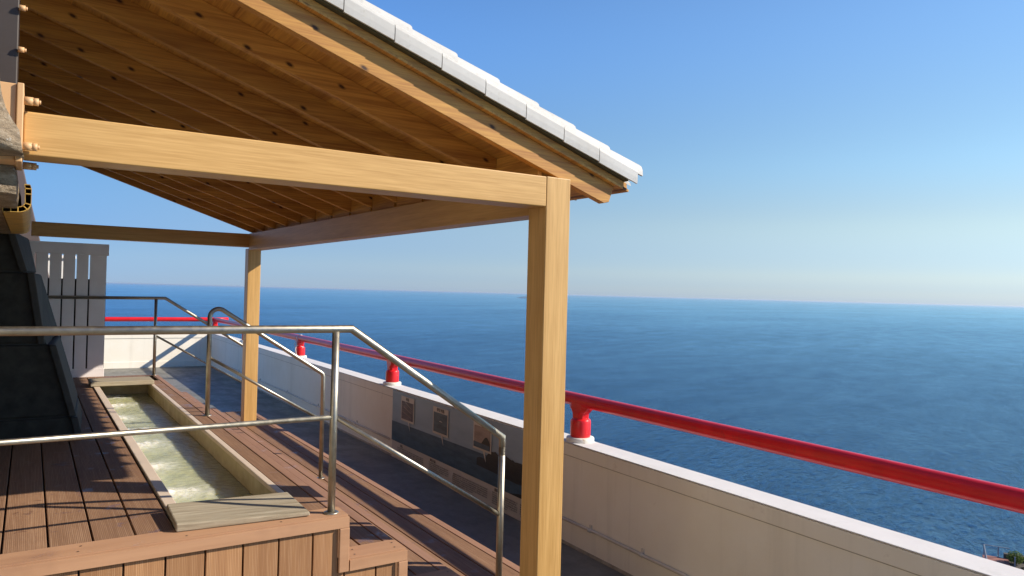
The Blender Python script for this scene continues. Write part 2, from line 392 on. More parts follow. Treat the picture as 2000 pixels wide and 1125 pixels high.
# unseen cream wall, added to bounce warm sunlight onto the parapet
mb = MB(); mb.box(-4.6, -4.3, -9, 2.5, ZP, 3.2, 0); mb.box(-4.6, -4.26, -9, 2.5, 3.2, 3.4, 0)
creamw = simple('cream_render', (.86, .74, .56, 1), .85, var=.08, sc=2)
tag(mb.build('bounce_wall', creamw), 'unseen plain cream wall added on the landward side to bounce warm light', 'wall')

GS = wall_scale
# more added walls out of view: a wing and a flank to block sky light
GS = lambda p: 1.0
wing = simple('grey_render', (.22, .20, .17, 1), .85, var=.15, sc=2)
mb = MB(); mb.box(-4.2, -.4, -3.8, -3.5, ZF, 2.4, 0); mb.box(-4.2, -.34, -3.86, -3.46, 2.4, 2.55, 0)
tag(mb.build('blocker_wing', wing), 'unseen grey rendered wing added behind the viewpoint to block sky light', 'building')
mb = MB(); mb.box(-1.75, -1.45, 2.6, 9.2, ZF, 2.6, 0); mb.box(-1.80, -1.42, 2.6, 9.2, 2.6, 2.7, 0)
tag(mb.build('blocker_flank', wing), 'unseen grey rendered flank wall added beside the lean-to roof to block sky light', 'building')
GS = wall_scale

# conduit along the foot of the parapet
con = thing('conduit_pipe', 'thin cream conduit clipped low along the inside of the white parapet wall', 'pipe', (3.22, 5, ZP + .18))
for a, b in ((17.0, 7.32), (4.28, -2.5)):
    n = 14; pts = [(xin(a + (b - a) * i / n) - .014, a + (b - a) * i / n, -1.59 + .004 * sin(i * 1.7)) for i in range(n + 1)]
    MB().tube(pts, .011, 12).build('pipe', conduitm, con)
for y in (16, 14.4, 12.8, 11.2, 9.75, 8.3, 3.87, 3.35, 1.9, .5):
    mb = MB(); x = xin(y)
    mb.tube([(x - .014, y - .012, -1.59), (x - .014, y + .012, -1.59)], .0145, 12); mb.box(x - .008, x, y - .012, y + .012, -1.59, -1.555, 0)
    mb.build('clip', conduitm, con)

# ------------------------------------------------------------------ red rail
rail = thing('red_rail', 'thick glossy red tubular rail on squat red posts along the top of the parapet', 'railing', (3.33, 5, ZT))
RZ = -.755; RR = .0465; OFF = .095
rx = lambda y: xin(y) + OFF
pts = [(rx(y), y, RZ) for y in (-3, -1, 0, 1.38, 2.43, 4.2, 5.8, 7.36, 10, 13, 17.29)]
MB().tube(pts, RR, 32).build('side_rail', redm, rail)
MB().tube([(-8, 17.30, RZ), (3.46, 17.30, RZ), (3.74, 17.30, RZ)], RR, 32).build('end_rail', redm, rail)
def redpost(x, y, ang=0):
    mb = MB(); mb.lathe([(.068, .03), (.071, .045), (.073, .06), (.073, .145), (.070, .160), (.058, .168), (.055, .172)], (x, y, ZT), 40)
    # octagonal neck
    nk = []
    for z, hx, hy in ((.165, .050, .050), (.205, .050, .058), (.228, .047, .088), (.238, .046, .100), (.300, .044, .100)):
        c = .55
        nk.append([(hx, hy * c), (hx * c, hy), (-hx * c, hy), (-hx, hy * c), (-hx, -hy * c), (-hx * c, -hy), (hx * c, -hy), (hx, -hy * c)])
        nk[-1] = [(p[0] * cos(ang) - p[1] * sin(ang) + x, p[0] * sin(ang) + p[1] * cos(ang) + y, ZT + z) for p in nk[-1]]
    vs = [p for l in nk for p in l]; fs = [(i * 8 + j, i * 8 + (j + 1) % 8, (i + 1) * 8 + (j + 1) % 8, (i + 1) * 8 + j) for i in range(4) for j in range(8)]
    fs += [tuple(range(8))[::-1]]; mb.add(vs, fs, 0)
    p = mb.build('post', redm, rail, .003)
    f = MB(); f.lathe([(.098, 0), (.100, .004), (.100, .030), (.096, .036), (.07, .038)], (x, y, ZT), 48)
    f.build('base_flange', flange, p)
for y in (.75, 4.14, 7.53, 10.95, 14.35, 17.25):
    redpost(rx(y), y)
for x in (.2, -3.2): redpost(x, 17.30, pi / 2)

# string tied round one post
Y0 = 10.95; X0 = rx(Y0)
st = MB()
pts = [(X0 - .050 * cos(a) * (1.0 if cos(a) > 0 else 1), Y0 + .03 * sin(3 * a), RZ + .050 * sin(a)) for a in [i * 2 * pi / 22 for i in range(22)]]
st.tube(pts + [pts[0]], .0045, 8)
pts = [(X0 - .052, Y0 - .02, RZ - .02), (X0 - .06, Y0 - .01, RZ - .10), (X0 - .085, Y0 - .06, RZ - .16), (X0 - .105, Y0 - .16, RZ - .22), (X0 - .11, Y0 - .30, RZ - .27), (X0 - .108, Y0 - .46, ZT + .006)]
st.tube(pts, .0045, 8)
pts = [(X0 - .055, Y0 + .02, RZ - .03), (X0 - .07, Y0 + .05, RZ - .09), (X0 - .055, Y0 + .07, RZ - .14), (X0 + .02, Y0 + .085, RZ - .16), (X0 + .07, Y0 + .02, RZ - .15), (X0 + .03, Y0 - .06, RZ - .13), (X0 - .06, Y0 - .03, RZ - .10)]
st.tube(pts, .0045, 8)
tag(st.build('string', whitep), 'thin white string tied around the red rail beside a red post and hanging down', 'string')

# ------------------------------------------------------------------ information sign on the parapet
SY0, SY1 = 7.25, 4.36
def sx(y): a, b = xin(SY0) - .009, xin(SY1) - .009; return a + (b - a) * (y - SY0) / (SY1 - SY0)
sign = thing('information_sign', 'long sign panel on the parapet wall with a dark sea picture and three inset photos', 'sign', (sx(5.8), 5.8, -1.4))
def on_sign(poly, lift, name, mat, parent=sign, th=.0012):
    vs = [(sx(y) - lift, y, z) for y, z in poly] + [(sx(y) - lift + th, y, z) for y, z in poly]; n = len(poly)
    mb = MB(); mb.add(vs, [tuple(range(n)), tuple(range(n, 2 * n))[::-1]] + [(i, (i + 1) % n, n + (i + 1) % n, n + i) for i in range(n)], 0)
    return mb.build(name, mat, parent)
def pic_sky():
    M = Mat('printed_sky', .35, spec=.4); x = M.sep(); n = M.noise((1, .6, 2), 3.2, 5, .6)
    c = M.ramp(n, [(.35, (.17, .27, .35, 1)), (.65, (.33, .44, .52, 1))])
    z = M.math('MULTIPLY_ADD', x[2], 2.0, 3.1, True)
    M.col(M.mix(M.math('MULTIPLY', z, .5), M.mix(.35, c, (.34, .36, .38, 1)), (.22, .34, .44, 1))); return M.m
def pic(name, a, b, sc=9):
    M = Mat(name, .35, spec=.4); n = M.noise((1, .5, 2.5), sc, 5, .65); M.col(M.ramp(n, [(.35, a), (.65, b)])); return M.m
skyp = pic_sky(); seap = pic('printed_sea', (.035, .075, .11, 1), (.07, .125, .17, 1)); landp = pic('printed_headland', (.015, .02, .02, 1), (.03, .035, .03, 1), 20)
creamp = pic('printed_white', (.52, .47, .39, 1), (.60, .55, .47, 1), 4); inkp = pic('printed_ink', (.02, .02, .02, 1), (.03, .03, .03, 1)); redink = pic('printed_red_ink', (.35, .06, .05, 1), (.4, .08, .06, 1))
on_sign([(SY0, -1.765), (SY1, -1.765), (SY1, -1.06), (SY0, -1.06)], .002, 'panel', creamp, th=.006)
on_sign([(SY0 + .0, -1.585), (SY1, -1.59), (SY1, -1.06), (SY0, -1.06)], .005, 'sky_picture', skyp, th=.0025)
on_sign([(SY0 + .0, -1.585), (SY1, -1.59), (SY1, -1.345), (5.2, -1.36), (6.2, -1.372), (SY0, -1.383)], .008, 'sea_picture', seap, th=.0025)
hd = [(5.42, -1.47)]
for i in range(40):
    t = i / 39; y = 5.42 - (5.42 - SY1) * t
    z = -1.405 + .10 * min(1, t * 4.5) - .03 * t + .018 * noise.noise((y * 9, 0, 3)) + .012 * noise.noise((y * 30, 1, 3)) - (.045 * math.exp(-((t - .12) / .05) ** 2))
    hd.append((y, z))
hd += [(SY1, -1.47), (4.8, -1.49), (5.2, -1.475)]
on_sign(hd, .011, 'headland_picture', landp, th=.0025)
on_sign([(4.9, -1.588), (SY1, -1.588), (SY1, -1.52), (4.55, -1.535), (4.75, -1.56)], .011, 'foreshore_picture', landp, th=.0025)
def pxx(x, y):
    d = raydir(x, y); t = 3.24 / d.x
    for _ in range(4): t = (sx(d.y * t) - .01) / d.x
    return (d.y * t, d.z * t)
cards = [((784, 773), (810, 779.5), (808, 828.6), (783.5, 820.4)), ((846.4, 792.8), (877, 801.5), (874.5, 855.7), (845.3, 844.4)), ((925.5, 816), (961, 829), (959.5, 888), (924.3, 873.5))]
insets = [pic('inset_dusk', (.04, .035, .045, 1), (.14, .10, .11, 1), 14), pic('inset_sea', (.03, .06, .08, 1), (.08, .13, .16, 1), 10), pic('inset_evening_sky', (.22, .16, .13, 1), (.36, .28, .23, 1), 6)]
titles = ['初島', '伊豆大島', '']
def text_on_sign(txt, y, z, size, mat, parent, lift=.0155):
    cu = bpy.data.curves.new('t', 'FONT'); cu.body = txt; cu.size = size; cu.align_x = 'CENTER'; cu.align_y = 'CENTER'; cu.extrude = .0006
    to = bpy.data.objects.new('t', cu); C.objects.link(to); bpy.context.view_layer.update()
    dg = bpy.context.evaluated_depsgraph_get(); me = bpy.data.meshes.new_from_object(to.evaluated_get(dg)); bpy.data.objects.remove(to)
    me.materials.clear(); me.materials.append(mat)
    for v in me.vertices:  # local x runs towards -Y (left to right for the reader), local y up
        yy = y - v.co.x; zz = z + v.co.y; v.co = Vector((sx(yy) - lift - v.co.z, yy, zz)) * .970
    o = bpy.data.objects.new('lettering', me); C.objects.link(o); o.parent = parent
    o.matrix_parent_inverse = parent.matrix_world.inverted() if parent is not sign else Matrix.Translation(sign.location).inverted()
    return o
for k, c in enumerate(cards):
    q = [pxx(*p) for p in c]; y0 = (q[0][0] + q[3][0]) / 2; y1 = (q[1][0] + q[2][0]) / 2; zt = (q[0][1] + q[1][1]) / 2; zb = (q[2][1] + q[3][1]) / 2
    h = zt - zb; wd = y0 - y1
    cr = on_sign([(y0, zb), (y1, zb), (y1, zt), (y0, zt)], .012, 'inset_card', creamp, th=.002)
    b = .02; 
    pc = on_sign([(y0 - b, zb + b), (y1 + b, zb + b), (y1 + b, zt - .20 * h), (y0 - b, zt - .20 * h)], .0145, 'inset_photo', insets[k], cr, th=.0015)
    ym = y0 - wd * .62
    on_sign([(ym + .02, zb), (ym - .012, zb), (ym - .03, zb - .085)], .012, 'pointer', creamp, cr, th=.0015)
    if titles[k]: text_on_sign(titles[k], (y0 + y1) / 2, zt - .10 * h, .13 * h * 1.15, inkp, cr)
    if k == 2:
        n = 16; hill = [(y1 + b, zb + b), (y0 - b, zb + b), (y0 - b, zb + .26 * h)]
        for i in range(n + 1):
            t = i / n; hill.append((y0 - b - (wd - 2 * b) * t, zb + .20 * h + max(0, .30 * h * math.exp(-((t - .78) / .24) ** 2)) + .008 * noise.noise((t * 9, 0, 0))))
        on_sign(hill, .017, 'inset_hill', landp, cr, th=.0015)
        on_sign([(y0 - b, zb + b), (y1 + b, zb + b), (y1 + b, zb + .24 * h), (y0 - b, zb + .26 * h)], .0195, 'inset_sea', seap, cr, th=.0015)
    if k == 1: on_sign([((y0 + y1) / 2 + .02, zt - .5 * h), ((y0 + y1) / 2 - .05, zt - .51 * h), ((y0 + y1) / 2 - .04, zt - .49 * h), ((y0 + y1) / 2, zt - .475 * h)], .017, 'inset_islet', creamp, cr, th=.001)
    if k == 0:
        for j in range(3):
            on_sign([(y0 - .05 - .03 * j, zb + .09 + .05 * j), (y1 + .05, zb + .05 + .045 * j), (y1 + .05, zb + .056 + .045 * j), (y0 - .05 - .03 * j, zb + .10 + .05 * j)], .017, 'inset_road', insets[2], cr, th=.001)
# small print as rows of strokes, headings as letters
rows = MB()
def para(y, z, wd, n, lh=.0175, ch=.012):
    for i in range(n):
        yy = y; end = y - wd * (1 if i < n - 1 else .6)
        while yy > end:
            g = ch * random.uniform(.75, .95)
            if random.random() > .06:
                x = sx(yy) - .0045; zz = z - i * lh
                for (a, b, c, d) in ((0, g, .0, .0022), (0, g * .9, .0055, .0075), (g * .4, g * .58, -.001, .0105), (0, .0022, .001, .009)):
                    if random.random() < .8:
                        yy0 = yy - a; yy1 = yy - b
                        rows.add([(x, yy0, zz + c), (x, yy1, zz + c), (x, yy1, zz + d), (x, yy0, zz + d)], [(0, 1, 2, 3)], 0)
            yy -= ch
for y, wd, n in ((7.1, .62, 5), (6.35, .40, 5), (5.86, .62, 6), (5.16, .38, 6), (4.74, .34, 6)): para(y, -1.645, wd, n)
rows.build('small_print', inkp, sign)
for y, t in ((7.0, '初島'), (6.27, '伊豆大島'), (5.1, '真鶴')): text_on_sign(t, y, -1.617, .03, inkp, sign, .004)

GS = lambda p: 1.0
# ------------------------------------------------------------------ stepped deck
deck = thing('wooden_deck', 'stepped reddish brown composite deck around the sunken foot bath', 'deck', (0, 3, ZF))
mb = MB()
def plank(x0, x1, y0, y1, z, mb, th=.025):
    mb.box(x0, x1, y0, y1, z - th, z)
GP = .0035; YB = YF + .146
edges = [-.061 - .1425 * k for k in range(14, 0, -1)] + [-.061, .081, .223, .365, .508]
for a, b in zip(edges, edges[1:]): plank(a + GP, b - GP, YB, YE, ZD, mb)
plank(1.036, 1.118, YB, YE - .10, ZD, mb); 
for y0, y1 in ((8.13, 8.36), (8.364, YE)): plank(.512, 1.112, y0, y1, ZD - .0, mb)
mb.build('deck_boards', wpc_top, deck, .002, 1)
mb = MB(); mb.box(-2.1, .50, YF + .05, YE - .02, ZD - .09, ZD - .028, .2); mb.box(1.04, 1.12, YF + .05, YE - .02, ZD - .09, ZD - .03, .2)
mb.box(-2.1, 1.12, 8.14, YE - .02, ZD - .09, ZD - .03, .2); mb.build('joists', darkm, deck)
# edge boards of the top deck and treads
def tread(x0, x1, z, ye, nb, name='tread'):
    t = MB(); xs = [x0 + (x1 - .05 - x0) * i / nb for i in range(nb + 1)]
    for a, b in zip(xs, xs[1:]): plank(a + GP, b - GP, YB - .0, ye, z, t)
    o = t.build(name, wpc_top, deck, .002, 1)
    e = MB(); e.box(x1 - .05, x1, YB, ye, z - .05, z + .002); e.build('nosing', wpc_trim_y, deck, .003)
    s_ = MB(); s_.box(x0, x1 - .052, YF + .05, ye - .01, z - .09, z - .03, .2); s_.build('joists', darkm, deck)
    return o
e = MB(); e.box(1.121, 1.165, YB, YE, ZD - .05, ZD + .002); e.build('nosing', wpc_trim_y, deck, .003)
tread(1.165, 1.44, Z2, 8.56, 2); tread(1.44, 1.735, Z3, 8.52, 2); tread(1.735, 2.335, Z4, 9.35, 4)
# riser faces
for x, z0, z1, ye in ((1.150, Z2, ZD - .052, 8.62), (1.425, Z3, Z2 - .052, 8.54), (1.72, Z4, Z3 - .052, 8.50), (2.32, ZF, Z4 - .052, 9.32)):
    r = MB(); r.box(x - .018, x, YF + .05, ye, z0, z1); r.build('riser', wpc_riser, deck)
# front fascia with its trims, stepping down
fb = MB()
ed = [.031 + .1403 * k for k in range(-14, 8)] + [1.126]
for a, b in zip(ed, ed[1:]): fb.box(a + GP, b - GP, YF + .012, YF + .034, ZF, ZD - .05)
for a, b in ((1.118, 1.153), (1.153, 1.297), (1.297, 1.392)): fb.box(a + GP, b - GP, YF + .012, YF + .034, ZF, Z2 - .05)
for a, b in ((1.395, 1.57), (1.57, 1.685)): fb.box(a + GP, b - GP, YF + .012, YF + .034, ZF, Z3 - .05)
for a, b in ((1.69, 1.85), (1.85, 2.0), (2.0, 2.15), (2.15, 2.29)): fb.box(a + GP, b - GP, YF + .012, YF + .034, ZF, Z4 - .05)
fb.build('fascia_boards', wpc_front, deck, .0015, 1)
bk = MB(); bk.box(-2.1, 1.10, YF + .036, YF + .045, ZF, ZD - .03, 0); bk.box(1.11, 1.38, YF + .036, YF + .045, ZF, Z2 - .03, 0); bk.box(1.39, 1.68, YF + .036, YF + .045, ZF, Z3 - .03, 0); bk.box(1.69, 2.29, YF + .036, YF + .045, ZF, Z4 - .03, 0)
bk.build('backing', darkm, deck)
screwm = simple('screw_head', (.12, .07, .04, 1), .5)
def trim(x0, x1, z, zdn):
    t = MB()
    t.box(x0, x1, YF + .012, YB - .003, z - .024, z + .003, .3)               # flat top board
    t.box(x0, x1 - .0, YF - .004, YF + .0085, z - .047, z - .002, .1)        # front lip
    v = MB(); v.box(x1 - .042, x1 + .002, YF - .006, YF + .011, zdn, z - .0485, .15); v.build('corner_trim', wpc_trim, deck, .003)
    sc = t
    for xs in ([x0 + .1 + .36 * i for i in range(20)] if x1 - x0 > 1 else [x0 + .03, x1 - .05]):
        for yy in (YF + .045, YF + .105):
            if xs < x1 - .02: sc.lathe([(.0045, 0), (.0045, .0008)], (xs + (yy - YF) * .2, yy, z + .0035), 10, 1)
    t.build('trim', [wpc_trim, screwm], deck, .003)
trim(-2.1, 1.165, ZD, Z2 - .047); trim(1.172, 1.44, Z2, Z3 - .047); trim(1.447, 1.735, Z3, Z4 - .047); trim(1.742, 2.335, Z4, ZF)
# ------------------------------------------------------------------ foot bath
X0_, X1_, YA, YBt = .513, 1.030, 3.15, 8.12
bath = thing('foot_bath', 'long sunken foot bath of bubbling greenish water with cream rims in the deck', 'foot bath', (.77, 3.2, ZD))
mb = MB(); mb.box(X0_, .563, YA, YBt, ZD - .30, ZD + .010, .1); mb.build('left_rim', rimm, bath, .004)
mb = MB(); mb.box(.996, X1_, YA, YBt, ZD - .02, ZD + .004, .1); mb.build('right_rim', rimm, bath, .004)
mb = MB(); mb.box(.999, X1_, YA, YBt, ZD - .40, ZD - .021, 0); mb.box(.563, .999, YA, YA + .05, ZD - .4, ZD + .008, 0); mb.box(.563, .999, YBt - .05, YBt, ZD - .4, ZD + .008, 0)
mb.box(.563, .999, YA, YBt, ZD - .42, ZD - .401, 0); mb.build('basin', tubm, bath)
WX, WY = 56, 420; vs = []; fm = []
jets = [(8.15 - .62 * k - .25) for k in range(8)]
for j in range(WY + 1):
    y = YA + .05 + (YBt - YA - .1) * j / WY
    for i in range(WX + 1):
        x = .563 + (.999 - .563) * i / WX; f = 0
        for q, jy in enumerate(jets):
            dx = (x - .563) / (.23 + .05 * sin(q * 2.3)); dy = (y - jy - .10 * dx * sin(q * 1.9)) / (.075 + .09 * dx)
            f = max(f, math.exp(-dy * dy) * max(0, 1.25 - dx * .9) * (1.0 if dx > .12 else .5 + dx * 4))
        f *= .75 + .5 * noise.noise((x * 22, y * 16, 2)); f = max(0, min(1, f * 1.1))
        z = -1.083 + .004 * noise.noise((x * 9, y * 7, 0)) + .003 * noise.noise((x * 30, y * 24, 1)) + f * (.012 + .012 * noise.noise((x * 45, y * 45, 5)))
        vs.append((x, y, z)); fm.append(f)
mb = MB(); mb.add(vs, [(j * (WX + 1) + i, j * (WX + 1) + i + 1, (j + 1) * (WX + 1) + i + 1, (j + 1) * (WX + 1) + i) for j in range(WY) for i in range(WX)], 0, 0, True)
rim = [i for i in range(WX + 1)] + [j * (WX + 1) + WX for j in range(1, WY + 1)] + [WY * (WX + 1) + i for i in range(WX - 1, -1, -1)] + [j * (WX + 1) for j in range(WY - 1, 0, -1)]
o = len(mb.v); mb.v += [(mb.v[i][0], mb.v[i][1], ZD - .395) for i in rim]; nr = len(rim); fm += [0] * nr
for a in range(nr): mb.f.append((rim[a], rim[(a + 1) % nr], o + (a + 1) % nr, o + a)); mb.r.append(0); mb.mi.append(0); mb.sm.append(False)
mb.f.append(tuple(o + a for a in range(nr))); mb.r.append(0); mb.mi.append(0); mb.sm.append(False)
wtr = mb.build('bath_water', bathm, bath)
at = wtr.data.attributes.new('foam', 'FLOAT', 'POINT'); at.data.foreach_set('value', fm)
# two timbers lying across the ends
mb = MB(); mb.hexa([(.500, 3.100, ZD + .004), (1.014, 3.060, ZD + .006), (1.018, 3.40, ZD + .008), (.505, 3.38, ZD + .011), (.500, 3.100, ZD + .037), (1.014, 3.060, ZD + .022), (1.018, 3.40, ZD + .026), (.505, 3.38, ZD + .044)], .2)
tag(mb.build('timber_plank', weathered, None, .005), 'weathered grey timber plank lying across the near end of the foot bath', 'plank')
mb = MB(); mb.box(.488, 1.015, 7.72, 8.05, ZD + .012, ZD + .052, .3)
tag(mb.build('timber_plank', weathered, None, .005), 'grey timber plank lying across the far end of the foot bath', 'plank')

# ------------------------------------------------------------------ handrails
def flr(x, y, z, parent):
    mb = MB(); mb.lathe([(.032, 0), (.033, .003), (.030, .006), (.019, .0075)], (x, y, z), 24); mb.build('foot_plate', inox, parent)
R1, R2 = .0165, .0108
h = thing('handrail', 'nearest stainless steel handrail, level over the deck edge then sloping down the steps', 'handrail', (1.1, 3.067, ZD), 'stainless steel handrails')
Y = 3.067
MB().tube([(-2.2, Y, -.180), (1.178, Y, -.174), (1.972, Y, -.712), (1.972, Y, -.80)], R1, 24).build('top_rail', inox, h)
MB().tube([(1.972, Y, -.76), (1.972, Y, Z4)], R1, 24).build('leg', inox, h)
MB().tube([(1.108, Y, -.185), (1.108, Y, ZD + .003)], .0158, 24).build('leg', inox, h)
MB().tube([(-2.2, Y, -.566), (1.10, Y, -.553)], R2, 18).build('mid_rail', inox, h)
MB().tube([(1.115, Y, -.552), (1.968, Y, -1.095)], R2, 18).build('mid_rail', inox, h)
flr(1.108, Y, ZD + .003, h); flr(1.972, Y, Z4, h)
h = thing('handrail', 'middle stainless steel handrail with a hooped upper end, sloping down the steps', 'handrail', (1.12, 5.8, ZD), 'stainless steel handrails')
Y = 5.8; cx, cz, ra = 1.125 + .06, -.235, .06
ang = math.atan2(.518, .80)
pts = [(1.125, Y, ZD)] + [(cx - ra * cos(a), Y, cz + ra * sin(a)) for a in [i * (pi - (pi / 2 - ang)) / 10 for i in range(11)]]
px_, pz_ = pts[-1][0], pts[-1][2]
ex = 1.99; ez = pz_ - (ex - px_) * tan(ang)
pts += [(px_ + (ex - px_) * .5, Y, pz_ + (ez - pz_) * .5), (ex - .01, Y, ez + .006), (ex + .003, Y, ez - .006), (ex + .009, Y, ez - .025), (ex + .010, Y, Z4)]
MB().tube(pts, R1, 24).build('frame_tube', inox, h)
MB().tube([(1.135, Y, -.540), (1.995, Y, -1.062)], R2, 18).build('mid_rail', inox, h)
flr(1.125, Y, ZD, h); flr(2.0, Y, Z4, h)
h = thing('handrail', 'farthest stainless steel handrail, passing in front of the slatted screen and sloping down', 'handrail', (1.12, 8.6, ZD), 'stainless steel handrails')
Y = 8.60
MB().tube([(-.1, Y, -.160), (1.214, Y, -.150), (2.045, Y, -.680), (2.045, Y, -.75)], R1, 20).build('top_rail', inox, h)
MB().tube([(2.045, Y, -.70), (2.045, Y, Z4)], R1, 20).build('leg', inox, h)
MB().tube([(1.125, Y, -.155), (1.125, Y, ZD)], .0158, 20).build('leg', inox, h)
MB().tube([(1.13, Y, -.548), (2.04, Y, -1.092)], R2, 16).build('mid_rail', inox, h)
flr(1.125, Y, ZD, h); flr(2.045, Y, Z4, h)

# ------------------------------------------------------------------ slatted screen at the far end
sc = thing('slatted_screen', 'pale slatted privacy screen with a wide top board at the far end of the deck', 'screen', (.33, 8.66, ZD))
yS = 8.635
gaps = [.155, .270, .387, .503]
xs = [-.62, -.505, -.39, -.275, -.16, -.045, .040] + gaps + [.662]
for a, b in zip(xs, xs[1:]):
    mb = MB(); mb.box(a + .007, b - .007, yS, yS + .022, ZD + .085, .285, 0); mb.build('slat', screenm, sc, .002, 1)
mb = MB(); mb.box(-.64, .676, yS - .014, yS + .05, .276, .392, 0); mb.build('top_board', screenm, sc, .003)
mb = MB(); mb.box(-.64, .662, yS - .003, yS + .030, ZD - .0, ZD + .086, 0); mb.build('bottom_board', screenm, sc, .003)
mb = MB(); mb.box(.62, .66, yS + .03, yS + .07, ZD, .28, 0); mb.box(-.62, .60, yS + .032, yS + .045, ZD, .03, 0); mb.build('back_frame', darkm, sc)
mb = MB(); mb.box(-.9, .42, 10.3, 10.9, ZF, .27, 0); mb.box(-.95, .46, 10.27, 10.93, .27, .31, 0)
tag(mb.build('equipment_cabinet', whitep, None, .01), 'white cabinet glimpsed through the gaps of the slatted screen', 'cabinet')

# ------------------------------------------------------------------ pavilion
pav = thing('pavilion', 'open timber pavilion with honey coloured posts, exposed rafters and a white tiled lean-to roof', 'pavilion', (2.13, 2.95, ZF))
GS = frame_scale; KEEP = -1.4
XB0, XB1 = 2.062, 2.205; YP = 2.87; YR = 8.96
SL = .332
zb = lambda x: .650 + (2.15 - x) * SL
def shell_post(x0, x1, y0, y1, z0, z1, nm='post'):
    mb = MB(); mb.box(x0, x1, y0, y1, z0, z1, .15); return mb.build(nm, oak[2], pav, .004, 3)
shell_post(XB0, XB1, YP, YP + .15, ZF, .565)
shell_post(XB0 + .082, XB1 + .085, YR, YR + .15, Z4, .445)
mb = MB(); mb.box(-.03, XB0 - .0005, YP + .001, YP + .149, .4, .5645, .1)
v = mb.v
mb.v = [(x, y, (.408 if x < 0 else .419) if z < .45 else (.550 if x < 0 else .564)) for x, y, z in v]
mb.build('front_beam', oak[0], pav, .005, 3)
mb = MB(); mb.hexa([(.0, YR + .002, .462), (XB1 + .083, YR + .002, .462), (XB1 + .083, YR + .148, .462), (.0, YR + .148, .462), (.0, YR + .002, .605), (XB1 + .083, YR + .002, .618), (XB1 + .083, YR + .148, .618), (.0, YR + .148, .605)], .5)
mb.build('rear_beam', oak[0], pav, .005, 3)
# side beam along Y
a0, a1 = YP + .152, YR - .001; o0, o1 = 0.0, .082
mb = MB(); mb.hexa([(XB0 + .002, a0, .388), (XB1 - .002, a0, .388), (XB1 + .083, a1, .425), (XB0 + .084, a1, .425), (XB0 + .002, a0, .555), (XB1 - .002, a0, .555), (XB1 + .083, a1, .622), (XB0 + .084, a1, .622)], .3)
mb.build('side_beam', oak[1], pav, .005, 3)
# rafters
GS = roof_scale; KEEP = None
XE, XS = 2.632, -1.35; RH = .118; RT = .045
nR = 14
for k in range(nR):
    y1 = 3.08 + .455 * k
    if k == nR - 1: y1 = 8.985
    mb = MB(); e = .035
    mb.prism([(XS, zb(XS)), (XE - e, zb(XE - e)), (XE, zb(XE) + .02), (XE + .032, zb(XE + .032) + RH), (XS, zb(XS) + RH)], 1, y1, y1 + RT)
    mb.build('rafter', pine, pav, .002, 1)
# blocking between rafters over the side beam, ends fascia
for k in range(nR - 1):
    y0, y1 = 3.08 + .455 * k + RT, 3.08 + .455 * (k + 1)
    if k == nR - 2: y1 = 8.985
    t = ((y0 + y1) / 2 - a0) / (a1 - a0); xo = .083 * t
    xa = 2.185 + .03 * t; mb = MB(); mb.prism([(xa, .584 + .052 * t), (xa + .024, .584 + .052 * t), (xa + .024, zb(xa + .024) + RH - .002), (xa, zb(xa) + RH - .002)], 1, y0 + .001, y1 - .001)
    mb.build('blocking', pine_y, pav)
RY0, RY1 = 3.045, 9.09
# sheathing boards, running along Y
mb = MB(); x = XS
while x < 2.74 - .01:
    x1 = min(x + .15, 2.742)
    mb.hexa([(x + .001, RY0, zb(x) + RH + .001), (x1 - .001, RY0, zb(x1) + RH + .001), (x1 - .001, RY1, zb(x1) + RH + .001), (x + .001, RY1, zb(x) + RH + .001),
             (x + .001, RY0, zb(x) + RH + .013), (x1 - .001, RY0, zb(x1) + RH + .013), (x1 - .001, RY1, zb(x1) + RH + .013), (x + .001, RY1, zb(x) + RH + .013)])
    x = x1
mb.build('roof_boards', pine_y, pav)
# verge strip under the tiles
mb = MB(); s0 = RH + .0135
mb.prism([(XS, zb(XS) + s0), (2.742, zb(2.742) + s0), (2.735, zb(2.735) + s0 + .034), (XS, zb(XS) + s0 + .034)], 1, RY0 + .012, RY0 + .035)
mb.build('verge_strip', pine, pav, .002)
mb = MB(); mb.prism([(2.715, zb(2.715) + s0), (2.742, zb(2.742) + s0), (2.735, zb(2.735) + s0 + .030), (2.708, zb(2.708) + s0 + .030)], 1, RY0 + .036, RY1)
mb.build('eave_strip', pine_y, pav, .002)
# white tiles: field courses and the verge tiles
TP = .236; XT = 2.752; PER = .25
TZ = .168
def crest(y):
    t = abs(sin(pi * (y - 3.10) / PER)); return .048 * t ** .8
fld = MB(); nc = 17
for c in range(nc):
    xe = XT + .050 - c * TP; xs_ = xe - TP - .05; ny = 250
    vs = []
    for t in (0, 1):
        x = xs_ if t == 0 else xe
        for i in range(ny + 1):
            y = 3.10 + (RY1 + .03 - 3.10) * i / ny
            base = zb(x) + TZ + crest(y) + (.030 if t else .012)
            vs += [(x, y, base), (x + (.0045 if t else 0), y, base - .014)]
    n2 = (ny + 1) * 2; fs = []
    for i in range(ny):
        a, b = 2 * i, n2 + 2 * i
        fs += [(a, a + 2, b + 2, b), (a + 1, b + 1, b + 3, a + 3), (b, b + 2, b + 3, b + 1), (a, a + 1, a + 3, a + 2)]
    fs += [(0, n2, n2 + 1, 1), (2 * ny, 2 * ny + 1, n2 + 2 * ny + 1, n2 + 2 * ny)]
    fld.add(vs, fs, None, 0, False)
fld.build('roof_tiles', tilem, pav)
ef = MB(); vs = []; ny = 600; xe = XT + .052
for i in range(ny + 1):
    y = 3.14 + (RY1 + .03 - 3.14) * i / ny; t = abs(sin(pi * (y - 3.10) / PER)); bz = zb(xe) + TZ
    for x in (xe - .004, xe + .008): vs += [(x, y, bz + crest(y) + .03), (x, y, bz + crest(y) * .9 - .002 - .020 * (1 - t))]
